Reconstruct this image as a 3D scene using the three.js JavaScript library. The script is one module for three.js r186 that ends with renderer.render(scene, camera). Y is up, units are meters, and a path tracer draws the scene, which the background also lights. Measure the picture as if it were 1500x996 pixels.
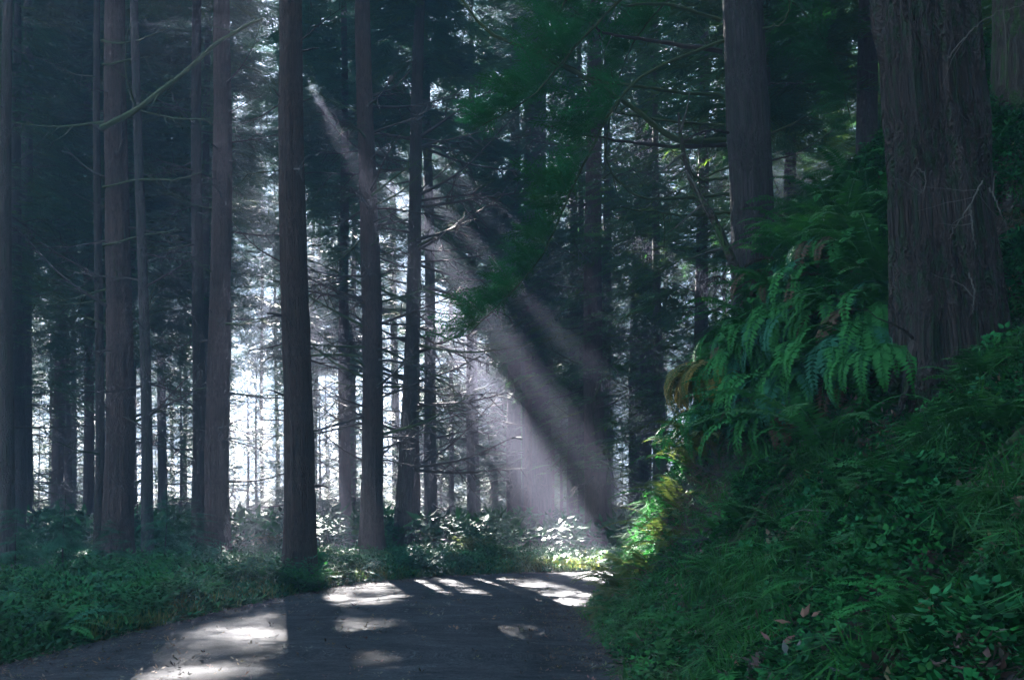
import * as THREE from 'three';
import { ImprovedNoise } from 'three/addons/math/ImprovedNoise.js';

// ---------------------------------------------------------------- camera, sky, sun, exposure
const scene = new THREE.Scene();
const EYE = 1.6, HORIZON = 740, FOCAL = 1500;                       // photograph: 1500 x 996, horizon at row 740
const camera = new THREE.PerspectiveCamera(2 * Math.atan(498 / FOCAL) * 180 / Math.PI, 1500 / 996, 0.05, 400);
camera.position.set(0, EYE, 0);
camera.setViewOffset(1500, 996, 0, -(HORIZON - 498), 1500, 996);    // level camera, lens shifted up: trunks stay upright

const SUN = new THREE.Vector3(-340 / FOCAL, 695 / FOCAL, -1).normalize();
const sun = new THREE.DirectionalLight(new THREE.Color(1.0, 0.95, 0.92), 5);
sun.position.copy(SUN).multiplyScalar(90);
sun.castShadow = true; sun.shadow.radius = 0.8; sun.shadow.mapSize.set(4096, 4096);
Object.assign(sun.shadow.camera, { left: -50, right: 50, top: 50, bottom: -50, near: 1, far: 220 });
scene.add(sun, sun.target);

{ // morning sky: pale blue, brighter round the sun
  const W = 512, H = 256, data = new Float32Array(W * H * 4), dir = new THREE.Vector3();
  for (let j = 0; j < H; j++) for (let i = 0; i < W; i++) {
    const el = ((j + 0.5) / H - 0.5) * Math.PI, az = ((i + 0.5) / W - 0.5) * 2 * Math.PI;
    dir.set(Math.cos(el) * Math.cos(az), Math.sin(el), Math.cos(el) * Math.sin(az));
    const ang = Math.acos(Math.min(1, dir.dot(SUN))) * 180 / Math.PI, up = Math.max(0, dir.y);
    const near = 0.028 * Math.exp(-ang / 14), h = Math.exp(-up * 3.2), k = (j * W + i) * 4;
    data[k] = 0.0085 + 0.0125 * h + near * 0.97; data[k + 1] = 0.031 - 0.001 * h + near * 0.94; data[k + 2] = 0.047 - 0.008 * h + near * 1.08; data[k + 3] = 1;
  }
  const sky = new THREE.DataTexture(data, W, H, THREE.RGBAFormat, THREE.FloatType);
  sky.mapping = THREE.EquirectangularReflectionMapping; sky.magFilter = THREE.LinearFilter; sky.needsUpdate = true;
  scene.background = sky; scene.environment = sky;
}
scene.fog = new THREE.FogExp2(new THREE.Color(0.73, 0.76, 1.0), 0.0043);
const renderer = new THREE.WebGLRenderer({ antialias: true });
renderer.toneMapping = THREE.LinearToneMapping;
renderer.toneMappingExposure = 38;
renderer.shadowMap.enabled = true;

// ---------------------------------------------------------------- helpers
let seed = 20240;
const rnd = () => { seed = (seed + 0x6D2B79F5) | 0; let t = Math.imul(seed ^ (seed >>> 15), 1 | seed); t = (t + Math.imul(t ^ (t >>> 7), 61 | t)) ^ t; return ((t ^ (t >>> 14)) >>> 0) / 4294967296; };
const rr = (a, b) => a + (b - a) * rnd(), ri = n => Math.floor(rnd() * n);
const V = (x, y, z) => new THREE.Vector3(x, y, z);
const perlin = new ImprovedNoise();
const fbm = (x, y, z, o = 3) => { let s = 0, a = 0.5; for (let k = 0; k < o; k++) { s += a * perlin.noise(x, y, z); x *= 2.03; y *= 2.03; z *= 2.03; a *= 0.5; } return s; };
const at = (px, py, d) => V((px - 750) / FOCAL * d, EYE - (py - HORIZON) / FOCAL * d, -d);   // a spot measured in the photograph at distance d
const clamp = (x, a, b) => Math.min(b, Math.max(a, x)), smooth = (a, b, x) => { const t = clamp((x - a) / (b - a), 0, 1); return t * t * (3 - 2 * t); };
const lerpTable = (t, x) => { if (x <= t[0][0]) return t[0][1]; for (let k = 1; k < t.length; k++) if (x <= t[k][0]) { const [a, p] = t[k - 1], [b, q] = t[k]; return p + (q - p) * (x - a) / (b - a); } return t[t.length - 1][1]; };

const taken = new Map();
function numbered(name) { const n = taken.get(name) || 0; taken.set(name, n + 1); return n ? `${name}_${String(n).padStart(3, '0')}` : name; }
function tag(o, label, category, group, kind) { if (label) o.userData.label = label; if (category) o.userData.category = category; if (group) o.userData.group = group; if (kind) o.userData.kind = kind; return o; }
function thing(name, label, category, pos, group) { const o = new THREE.Group(); o.name = numbered(name); scene.add(o); if (pos) o.position.copy(pos); return tag(o, label, category, group); }
function mesh(name, geo, mat, parent) { const m = new THREE.Mesh(geo, mat); m.name = name; m.castShadow = m.receiveShadow = true; parent.add(m); return m; }

class Build {
  constructor() { this.p = []; this.u = []; this.i = []; this.c = null; }
  v(x, y, z, u = 0, w = 0) { this.p.push(x, y, z); this.u.push(u, w); return this.p.length / 3 - 1; }
  t(a, b, c) { this.i.push(a, b, c); }
  q(a, b, c, d) { this.i.push(a, b, c, a, c, d); }
  geo() {
    const g = new THREE.BufferGeometry();
    g.setAttribute('position', new THREE.Float32BufferAttribute(this.p, 3)); g.setAttribute('uv', new THREE.Float32BufferAttribute(this.u, 2));
    g.setIndex(this.i); g.computeVertexNormals(); return g;
  }
  tube(pts, rad, sides = 5, cap = true) {
    const n = pts.length, T = V(), N = V(), B = V(); let len = 0, prev = null, base = 0;
    for (let k = 0; k < n; k++) {
      T.subVectors(pts[Math.min(n - 1, k + 1)], pts[Math.max(0, k - 1)]).normalize();
      if (k === 0) { N.set(Math.abs(T.x) > 0.8 ? 0 : 1, 0, Math.abs(T.x) > 0.8 ? 1 : 0); } N.addScaledVector(T, -N.dot(T)).normalize(); B.crossVectors(T, N);
      if (prev) len += pts[k].distanceTo(prev); prev = pts[k];
      const r = typeof rad === 'function' ? rad(k / (n - 1)) : rad[k];
      const first = this.p.length / 3;
      for (let s = 0; s <= sides; s++) { const a = s / sides * 2 * Math.PI, c = Math.cos(a) * r, d = Math.sin(a) * r; this.v(pts[k].x + N.x * c + B.x * d, pts[k].y + N.y * c + B.y * d, pts[k].z + N.z * c + B.z * d, s / sides * 0.3, len); }
      if (k) for (let s = 0; s < sides; s++) this.q(base + s, base + s + 1, first + s + 1, first + s);
      base = first;
    }
    if (cap) { const e = pts[n - 1], c = this.v(e.x, e.y, e.z, 0, len); for (let s = 0; s < sides; s++) this.t(base + s, base + s + 1, c); }
    return this;
  }
  blade(o, d, side, len, wid, fold = 0.15) {            // a pointed leaf: four faces with a folded midrib
    const n = V().crossVectors(d, side).normalize();
    const P = (a, s, h) => this.v(o.x + d.x * a * len + side.x * s * wid + n.x * h * wid, o.y + d.y * a * len + side.y * s * wid + n.y * h * wid, o.z + d.z * a * len + side.z * s * wid + n.z * h * wid, s, a);
    const a = P(0, 0, 0), l = P(0.42, 0.5, fold), r = P(0.42, -0.5, fold), m = P(0.5, 0, 0), e = P(1, 0, -fold * 0.6);
    this.t(a, m, l); this.t(a, r, m); this.t(l, m, e); this.t(m, r, e);
  }
  ovate(o, d, side, len, wid, fold = 0.12) {             // a rounded leaf with a short tip: ten faces about a folded midrib
    const n = V().crossVectors(d, side).normalize(), rim = [[0.12, 0.3], [0.35, 0.5], [0.62, 0.42], [0.84, 0.18]], P = (a, s, h) => this.v(o.x + (d.x * a * len) + (side.x * s + n.x * h) * wid, o.y + d.y * a * len + (side.y * s + n.y * h) * wid, o.z + d.z * a * len + (side.z * s + n.z * h) * wid, s, a);
    const base = P(0, 0, 0), m = P(0.5, 0, -0.02), tip = P(1, 0, -fold);
    for (const q of [1, -1]) { let last = base; for (const [a, s] of rim) { const v = P(a, s * q, fold * (1 - a)); q > 0 ? this.t(last, m, v) : this.t(last, v, m); last = v; } q > 0 ? this.t(last, m, tip) : this.t(last, tip, m); }
  }
  dia(o, d, side, len, wid) {                            // a narrow needle clump: two faces
    const a = this.v(o.x, o.y, o.z), e = this.v(o.x + d.x * len, o.y + d.y * len, o.z + d.z * len);
    const mx = o.x + d.x * len * 0.45, my = o.y + d.y * len * 0.45, mz = o.z + d.z * len * 0.45;
    const l = this.v(mx + side.x * wid / 2, my + side.y * wid / 2, mz + side.z * wid / 2), r = this.v(mx - side.x * wid / 2, my - side.y * wid / 2, mz - side.z * wid / 2);
    this.t(a, r, l); this.t(l, r, e);
  }
}

// ---------------------------------------------------------------- materials
function noiseTexture(w, h, fn, srgb, rx = 1, ry = 1) {
  const d = new Uint8Array(w * h * 4);
  for (let y = 0; y < h; y++) for (let x = 0; x < w; x++) { const c = fn(x / w, y / h), k = (y * w + x) * 4; d[k] = clamp(c[0], 0, 1) * 255; d[k + 1] = clamp(c[1], 0, 1) * 255; d[k + 2] = clamp(c[2], 0, 1) * 255; d[k + 3] = 255; }
  const t = new THREE.DataTexture(d, w, h, THREE.RGBAFormat); t.wrapS = t.wrapT = THREE.RepeatWrapping; t.magFilter = THREE.LinearFilter; t.minFilter = THREE.LinearMipmapLinearFilter; t.generateMipmaps = true;
  if (srgb) t.colorSpace = THREE.SRGBColorSpace; t.repeat.set(rx, ry); t.needsUpdate = true; return t;
}
const ring = (u, v, f, g, s) => { const a = u * 2 * Math.PI, b = v * 2 * Math.PI; return [Math.cos(a) * f / 6.28, Math.sin(a) * f / 6.28 + s, Math.cos(b) * g / 6.28 + Math.sin(b) * g / 6.28 * 1.7]; };
const tileNoise = (u, v, f, g, s, o = 3) => { const [x, y, z] = ring(u, v, f, g, s); return fbm(x + 7.3, y + 3.1, z + s * 1.7, o); };
const srgb = c => c <= 0.0031308 ? c * 12.92 : 1.055 * Math.pow(c, 1 / 2.4) - 0.055;
function barkMaterial(base, tint, moss, mossColor, s, bump = 0.03) {
  const height = (u, v) => { const w = tileNoise(u, v, 10, 5, s, 2) * 0.12; const ridge = 1 - Math.abs(tileNoise(u + w, v, 26, 7, s + 3, 2)) * 3.2; return clamp(ridge * 0.75 + tileNoise(u, v, 60, 50, s + 9, 2) * 0.6, 0, 1); };
  const col = noiseTexture(512, 512, (u, v) => {
    const h = height(u, v), p = tileNoise(u, v, 8, 6, s + 20, 3), f = tileNoise(u, v, 80, 80, s + 31, 1);
    const m = moss * smooth(-0.05, 0.22, tileNoise(u, v, 14, 9, s + 44, 3) + f * 0.25);
    return [0, 1, 2].map(k => srgb((base[k] * (0.55 + 0.6 * h) + tint[k] * p) * (1 - m) + mossColor[k] * (0.7 + f) * m));
  }, true);
  const b = noiseTexture(512, 512, (u, v) => { const h = height(u, v); return [h, h, h]; }, false);
  for (const t of [col, b]) t.repeat.set(0.7, 0.42);
  return new THREE.MeshStandardMaterial({ map: col, bumpMap: b, bumpScale: bump, roughness: 0.95 });
}
const MOSS = [0.02, 0.06, 0.02];
const bark = {
  brown: barkMaterial([0.08, 0.05, 0.042], [0.05, 0.03, 0.025], 0.2, MOSS, 1, 0.05),
  grey: barkMaterial([0.066, 0.058, 0.06], [0.03, 0.03, 0.03], 0.4, MOSS, 2, 0.05),
  dark: barkMaterial([0.06, 0.047, 0.042], [0.02, 0.018, 0.016], 0.45, MOSS, 3, 0.05),
  great: barkMaterial([0.055, 0.042, 0.036], [0.02, 0.016, 0.014], 0.85, MOSS, 5, 0.09),
  mossy: barkMaterial([0.06, 0.052, 0.04], [0.02, 0.02, 0.02], 0.95, [0.04, 0.10, 0.02], 4, 0.04),
};
const wood = {
  dead: new THREE.MeshStandardMaterial({ color: new THREE.Color(0.055, 0.045, 0.04), roughness: 0.95 }),
  mossy: new THREE.MeshStandardMaterial({ color: new THREE.Color(0.05, 0.075, 0.03), roughness: 1 }),
  pale: new THREE.MeshStandardMaterial({ color: new THREE.Color(0.10, 0.095, 0.08), roughness: 0.95 }),
};
const leafMat = (r, g, b, tr = 0) => new THREE.MeshPhysicalMaterial({ color: new THREE.Color(r, g, b), roughness: tr ? 1 : 0.7, transmission: tr, thickness: 0, side: THREE.DoubleSide, specularIntensity: 0.25 });
const leaf = {
  needle: leafMat(0.035, 0.125, 0.05), bough: leafMat(0.03, 0.19, 0.055, 0.4), fern: leafMat(0.025, 0.15, 0.032), fern2: leafMat(0.03, 0.16, 0.03, 0.45), blueFern: leafMat(0.022, 0.12, 0.065),
  dry: leafMat(0.30, 0.22, 0.055, 0.5), herb: leafMat(0.02, 0.12, 0.035), ivy: leafMat(0.016, 0.11, 0.028), litter: leafMat(0.17, 0.12, 0.085), brown: leafMat(0.09, 0.06, 0.035), spruce: leafMat(0.05, 0.15, 0.035, 0.45), pale: leafMat(0.11, 0.15, 0.03, 0.5),
};

// ---------------------------------------------------------------- the lie of the land
const RIGHT = [[0.6, -10], [0.85, 4], [1.0, 9.6], [1.05, 12.5], [1.1, 14.6], [1.6, 16.6], [3.2, 18.4], [6, 19.5], [10, 20.4], [40, 25]];      // [x, distance ahead]
const LEFT = [[-6.6, -10], [-5.6, 5], [-5.1, 10.2], [-4.15, 17], [-3.5, 19.8], [-2.1, 22.4], [-0.2, 23.8], [1.9, 24.5], [6, 25.4], [12, 26.4], [40, 31]];
function curveOf(pts) { return new THREE.CatmullRomCurve3(pts.map(([x, d]) => V(x, 0, -d)), false, 'centripetal').getPoints(120); }
const rightLine = curveOf(RIGHT), leftLine = curveOf(LEFT);
function sideOf(line, x, z) {                             // signed distance: positive to the right of the line
  let best = 1e9, sign = 1;
  for (let k = 1; k < line.length; k++) {
    const a = line[k - 1], b = line[k], dx = b.x - a.x, dz = b.z - a.z, t = clamp(((x - a.x) * dx + (z - a.z) * dz) / (dx * dx + dz * dz), 0, 1);
    const ex = x - a.x - dx * t, ez = z - a.z - dz * t, d = ex * ex + ez * ez;
    if (d < best) { best = d; sign = dx * ez - dz * ex > 0 ? 1 : -1; }
  }
  return Math.sqrt(best) * sign;
}
const bankShape = [[0, 0], [0.25, 0.08], [0.6, 0.36], [1, 0.9], [2, 2.1], [3.3, 3.55], [4.5, 4.5], [7, 5.6], [12, 7], [40, 10]];
const bankSteep = [[4, 0.62], [9.5, 0.8], [11.5, 1.12], [13.3, 1.55], [16, 1.65], [22, 1.3], [30, 1.0]];
function groundAt(x, z) {
  const s = sideOf(rightLine, x, z);
  if (s > 0) return lerpTable(bankShape, s) * lerpTable(bankSteep, -z + Math.max(0, x - 6) * 0.3) + smooth(0, 1, s) * (fbm(x * 0.7, 3, z * 0.7) * 0.7 + fbm(x * 2.6, 8, z * 2.6, 2) * 0.22) - 0.03 * (1 - smooth(0, 0.2, s));
  const l = -sideOf(leftLine, x, z);
  if (l > 0) return smooth(0, 0.8, l) * (0.1 + fbm(x * 0.35, 1, z * 0.35) * 0.5 + fbm(x * 1.7, 5, z * 1.7, 2) * 0.14) - 0.03 * (1 - smooth(0, 0.25, l));
  return -0.03;
}
{
  const xs = [], zs = []; for (let x = -46; x <= 46.01; x += Math.abs(x) < 12 ? 0.22 : 0.9) xs.push(x); for (let z = 22; z >= -76; z -= z < 2 && z > -34 ? 0.25 : 0.9) zs.push(z);
  const b = new Build();
  for (const z of zs) for (const x of xs) b.v(x, groundAt(x, z), z, x, z);
  const W = xs.length; for (let j = 0; j + 1 < zs.length; j++) for (let i = 0; i + 1 < W; i++) { const a = j * W + i; b.q(a, a + 1, a + W + 1, a + W); }
  const col = noiseTexture(1024, 1024, (u, v) => {
    const p = tileNoise(u, v, 7, 7, 60, 4), f = tileNoise(u, v, 120, 120, 63, 2), g = smooth(0.0, 0.2, tileNoise(u, v, 18, 18, 67, 3));
    const k = 0.8 + f * 1.4 + p * 0.6; return [srgb(k * (0.085 * (1 - g) + 0.035 * g)), srgb(k * (0.06 * (1 - g) + 0.065 * g)), srgb(k * (0.045 * (1 - g) + 0.02 * g))];
  }, true, 0.2, 0.2);
  const bmp = noiseTexture(512, 512, (u, v) => { const h = 0.5 + tileNoise(u, v, 60, 60, 71, 3); return [h, h, h]; }, false, 0.5, 0.5);
  tag(mesh('forest_floor', b.geo(), new THREE.MeshStandardMaterial({ map: col, bumpMap: bmp, bumpScale: 0.04, roughness: 1 }), scene), 'dark mossy soil of the forest floor and the cut bank', null, null, 'structure');
}
{ // the road: worn asphalt, crowned a little, crumbling at its edges
  const b = new Build(), N = 240, M = 26;
  const lc = new THREE.CatmullRomCurve3(LEFT.map(([x, d]) => V(x, 0, -d)), false, 'centripetal'), rc = new THREE.CatmullRomCurve3(RIGHT.map(([x, d]) => V(x, 0, -d)), false, 'centripetal');
  const keys = RIGHT.length, L = [], R = [];
  // pair the two edges by the bend they go round
  const pairL = [0, 0.16, 0.25, 0.36, 0.5, 0.62, 0.72, 0.8, 0.88, 1], pairR = [0, 0.14, 0.24, 0.36, 0.47, 0.56, 0.66, 0.76, 0.86, 1];
  for (let k = 0; k <= N; k++) { const t = k / N * (pairL.length - 1), j = Math.min(pairL.length - 2, Math.floor(t)), f = t - j; L.push(lc.getPoint(pairL[j] + (pairL[j + 1] - pairL[j]) * f)); R.push(rc.getPoint(pairR[j] + (pairR[j + 1] - pairR[j]) * f)); }
  for (let k = 0; k <= N; k++) for (let m = 0; m <= M; m++) {
    const t = m / M, e = 0.16, tt = t + (m === 0 ? fbm(k * 0.31, 2, 0) * 0.03 : m === M ? fbm(k * 0.31, 9, 0) * 0.03 : 0), x = L[k].x + (R[k].x - L[k].x) * tt, z = L[k].z + (R[k].z - L[k].z) * tt;
    b.v(x, 0.005 + 0.05 * (1 - (2 * t - 1) ** 2) + fbm(x * 0.8, 4, z * 0.8, 2) * 0.012, z, x, z);
  }
  for (let k = 0; k < N; k++) for (let m = 0; m < M; m++) { const a = k * (M + 1) + m; b.q(a, a + 1, a + M + 2, a + M + 1); }
  const col = noiseTexture(1024, 1024, (u, v) => {
    const p = tileNoise(u, v, 6, 6, 81, 4), f = tileNoise(u, v, 300, 300, 83, 1), w = tileNoise(u, v, 40, 40, 88, 2), crack = smooth(0.02, 0.0, Math.abs(tileNoise(u, v, 12, 12, 90, 3))) * smooth(-0.1, 0.1, p), patch = smooth(0.1, 0.13, tileNoise(u, v, 5, 5, 97, 2)) * 0.3;
    const k = (0.05 + p * 0.07 + w * 0.04) * (1 + f * 1.8 + tileNoise(u, v, 140, 140, 101, 1) * 1.2) * (1 - 0.7 * crack) * (1 - patch); return [srgb(k * 0.95), srgb(k * 0.97), srgb(k * 1.12)];
  }, true, 0.22, 0.22);
  const bmp = noiseTexture(1024, 1024, (u, v) => { const h = 0.5 + tileNoise(u, v, 300, 300, 83, 2) * 0.9; return [h, h, h]; }, false, 0.5, 0.5);
  const road = tag(mesh('road', b.geo(), new THREE.MeshPhysicalMaterial({ map: col, bumpMap: bmp, bumpScale: 0.012, roughness: 0.9, specularIntensity: 0.35 }), scene), 'worn grey asphalt road bending right behind the bank', null, null, 'structure');
  const s = new Build(), c = at(620, 893, 15.7), n = 18, mid = s.v(c.x, 0.064, c.z); // a small dark irregular spot on the road
  for (let k = 0; k < n; k++) { const a = k / n * 2 * Math.PI, q = 1 + fbm(Math.cos(a) * 1.5, Math.sin(a) * 1.5, 4) * 0.7; s.v(c.x + Math.cos(a) * 0.3 * q, 0.062, c.z + Math.sin(a) * 0.34 * q); }
  for (let k = 0; k < n; k++) s.t(mid, 1 + (k + 1) % n, 1 + k);
  mesh('dark_patch', s.geo(), new THREE.MeshStandardMaterial({ color: new THREE.Color(0.02, 0.02, 0.022), roughness: 0.8 }), road);
}

// ---------------------------------------------------------------- gaps in the canopy
// Where the photograph shows sun on the road, the verge and the bank, the boughs on the line to the sun are left out.
const footOf = p => { const t = p.y / SUN.y; return [p.x - SUN.x * t, -(p.z - SUN.z * t)]; };    // where a bough's shadow falls on level ground: x, distance
const gaps = [];
const groundGap = (px, py, rx, ry) => { const d = EYE * FOCAL / (py - HORIZON), d0 = EYE * FOCAL / (py + ry - HORIZON), d1 = EYE * FOCAL / (py - ry - HORIZON); gaps.push([(px - 750) / FOCAL * d, d, rx / FOCAL * d, (d1 - d0) / 2, 0.06, 2]); };
const airGap = (px, py, d, r, rd = r * 2) => { const f = footOf(at(px, py, d)); gaps.push([f[0], f[1], r, rd, 0, 0.4]); };
const broad = (px, py, rx, ry, keep, rough) => { groundGap(px, py, rx, ry); const g = gaps[gaps.length - 1]; g[4] = keep; g[5] = rough; };
broad(365, 940, 90, 55, 0.34, 2.2); broad(270, 985, 60, 14, 0.3, 2); broad(540, 868, 80, 20, 0.08, 2); broad(690, 862, 120, 13, 0.08, 2); broad(815, 878, 60, 12, 0.12, 2); broad(530, 920, 70, 11, 0.14, 2); broad(740, 928, 70, 10, 0.16, 2); broad(560, 980, 80, 12, 0.3, 2);
groundGap(350, 930, 30, 6); groundGap(525, 862, 35, 6); groundGap(700, 856, 60, 5); groundGap(820, 886, 35, 4); groundGap(745, 930, 35, 4);
groundGap(480, 834, 60, 6); groundGap(640, 827, 50, 5); groundGap(365, 843, 38, 10);
gaps.push([2.0, 26, 0.85, 6.0, 0, 0.1]);                                        // the shaft of light that falls on the bend
airGap(940, 790, 13.3, 0.42, 2.0); airGap(1062, 600, 13.4, 0.3, 1.0); airGap(1000, 690, 13.2, 0.3, 1.0); gaps.push([0.95, 2.2, 0.2, 1.3, 0, 0.1]);
airGap(635, 808, 25.3, 0.15, 0.5); airGap(985, 390, 30, 0.35, 1.6); airGap(955, 190, 31, 0.25, 1.2); airGap(1040, 260, 29, 0.3, 1.4); airGap(1180, 270, 25, 0.15, 1); airGap(190, 670, 33, 0.6, 1.5);
function sunlit(p) {
  const [x, d] = footOf(p), wob = fbm(x * 1.6, 11, d * 0.8, 3);
  let open = 0;
  for (const [gx, gd, rx, rd, keep, rough] of gaps) { const q = ((x - gx) / rx) ** 2 + ((d - gd) / rd) ** 2; if (q < 1 + wob * rough) open = Math.max(open, 1 - keep); }
  return open;                                            // share of the boughs that are missing here
}
// rides between the trees where the bright sky shows, as [x / distance] ranges
const rides = [[-0.275, -0.227, 0.3, 0, 0.08], [-0.275, -0.227, 0.58, 0.08, 0.27], [-0.249, -0.226, 0.54, 0.27, 2], [-0.275, -0.25, 0.2, 0.27, 2], [-0.5, -0.29, 0.15, 0.04, 0.25], [-0.2, -0.03, 0.28, 0.12, 0.5], [0.02, 0.36, 0.4, 0.0, 0.7], [-0.2, -0.17, 0.6, 0.02, 0.5], [-0.09, -0.03, 0.72, 0.14, 0.37], [0.08, 0.2, 0.45, -0.1, 0.15], [-0.4, -0.36, 0.4, 0, 0.2]];
function inRide(p) { const a = p.x / -p.z, e = (p.y - EYE) / -p.z; for (const [a0, a1, k, e0, e1] of rides) if (p.z < -24 && a > a0 && a < a1 && e > e0 && e < e1) return rnd() < k; return false; }

// ---------------------------------------------------------------- conifers
const bend = (o, dir, len, n, sag, wig) => { const pts = []; for (let k = 0; k <= n; k++) { const t = k / n; pts.push(V(o.x + dir.x * len * t + wig * Math.sin(t * 5 + len * 9) * len * t, o.y + dir.y * len * t - sag * len * t * t + wig * Math.cos(t * 6 + len * 7) * len * t, o.z + dir.z * len * t + wig * Math.sin(t * 4 + 1 + len * 5) * len * t)); } return pts; };
function deadBranchGeo(twigs, sag) {                       // one metre long, growing along +x
  const b = new Build(), pts = bend(V(0, 0, 0), V(1, 0, 0), 1, 7, sag, 0.03);
  b.tube(pts, t => 0.014 * (1 - t) + 0.0025, 5);
  for (let k = 0; k < twigs; k++) {
    const t = rr(0.18, 0.95), p = pts[Math.floor(t * 7)].clone().lerp(pts[Math.min(7, Math.floor(t * 7) + 1)], (t * 7) % 1), s = k % 2 ? 1 : -1, l = rr(0.12, 0.42) * (1.15 - t * 0.7);
    const tw = bend(p, V(rr(0.4, 0.9), rr(-0.6, 0.35), s * rr(0.35, 0.9)).normalize(), l, 3, rr(-0.1, 0.4), 0.05);
    b.tube(tw, q => 0.0055 * (1 - q) + 0.0018, 3, false);
    if (rnd() < 0.6) b.tube(bend(tw[2], V(rr(0.2, 0.9), rr(-0.6, 0.3), -s * rr(0.1, 0.7)).normalize(), l * 0.5, 2, 0.2, 0.05), q => 0.003 * (1 - q) + 0.0015, 3, false);
  }
  return b.geo();
}
const deadBranches = []; for (let k = 0; k < 10; k++) deadBranches.push(deadBranchGeo(5 + ri(8), rr(-0.25, 0.3)));
function sprayGeo(n, sub, wid) {                            // a flat needled spray one metre long, along +x, drooping
  const b = new Build(), pts = bend(V(0, 0, 0), V(1, 0, 0), 1, 6, rr(0.15, 0.35), 0.015), up = V(0, 1, 0), d = V(), s = V();
  b.tube(pts, t => 0.006 * (1 - t) + 0.0015, 3, false);
  for (let k = 0; k < n; k++) {
    const t = 0.06 + 0.94 * k / n, f = t * 6, p = pts[Math.floor(f)].clone().lerp(pts[Math.min(6, Math.floor(f) + 1)], f % 1), sd = k % 2 ? 1 : -1, l = (0.42 * (1 - t) + 0.09) * rr(0.7, 1.2);
    d.set(rr(0.55, 0.9), rr(-0.35, 0.1), sd * rr(0.5, 0.9)).normalize(); s.crossVectors(d, up).normalize().addScaledVector(up, rr(-0.2, 0.2)).normalize();
    if (!sub) { b.dia(p, d, s, l, wid * rr(0.7, 1.3)); continue; }
    const m = Math.max(3, Math.round(l * sub)); b.dia(p, d, s, l, wid * 0.5);
    for (let j = 0; j < m; j++) { const q = p.clone().addScaledVector(d, l * (j + 0.5) / m), e = d.clone().multiplyScalar(0.75).addScaledVector(s, (j % 2 ? 1 : -1) * rr(0.4, 0.8)); e.y -= rr(0, 0.3); b.dia(q, e.normalize(), V().crossVectors(e, up).normalize(), rr(0.07, 0.14) * (1.2 - j / m * 0.6), wid * rr(0.5, 0.9)); }
  }
  return b.geo();
}
const farSprays = [0, 1, 2].map(() => sprayGeo(20, 0, 0.055)), nearSprays = [0, 1, 2].map(() => sprayGeo(30, 17, 0.034));
const stubGeos = [0, 1, 2].map(() => new Build().tube(bend(V(0, 0, 0), V(1, 0.1, 0), rr(0.2, 0.4), 4, rr(-0.2, 0.2), 0.06), t => 0.026 * (1 - 0.6 * t), 6).geo());
const M4 = new THREE.Matrix4(), Q = new THREE.Quaternion(), E = new THREE.Euler(), C = new THREE.Color(), SC = V();

function trunkGeo(r, h, lean, wob, sides, rings, flare, rough) {
  const b = new Build(), lx = lean[0], lz = lean[1], ph = rr(0, 9);
  const centre = y => V(lx * y + wob * Math.sin(y * 0.31 + ph) * Math.min(1, y / 3), y, lz * y + wob * Math.cos(y * 0.27 + ph) * Math.min(1, y / 3));
  const radius = y => r * (1 - 0.72 * Math.max(0, y) / h) + r * flare * Math.exp(-Math.max(0, y) / 0.45);
  for (let k = 0; k <= rings; k++) {
    const t = k / rings, y = -0.7 + (h + 0.7) * t * (0.25 + 0.75 * t), c = centre(y), R = radius(y);
    for (let s = 0; s <= sides; s++) {
      const a = (s % sides) / sides * 2 * Math.PI, ca = Math.cos(a), sa = Math.sin(a);
      const n = 1 + rough * (fbm(ca * 3 + ph, y * 0.35, sa * 3, 3) * 1.2 + Math.abs(perlin.noise(ca * 9 + ph, y * 0.8, sa * 9)) * -0.5) + flare * 0.6 * Math.exp(-Math.max(0, y) / 0.5) * perlin.noise(ca * 1.6 + ph, 0, sa * 1.6);
      b.v(c.x + ca * R * n, y, c.z + sa * R * n, s / sides * Math.max(1, Math.round(2 * Math.PI * r * 1.4)) / 0.7, y);
    }
    if (k) for (let s = 0; s < sides; s++) { const a = (k - 1) * (sides + 1) + s, d = k * (sides + 1) + s; b.q(a, d, d + 1, a + 1); }
  }
  return { geo: b.geo(), centre, radius };
}
let sprayTotal = 0, treeCount = 0;
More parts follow.
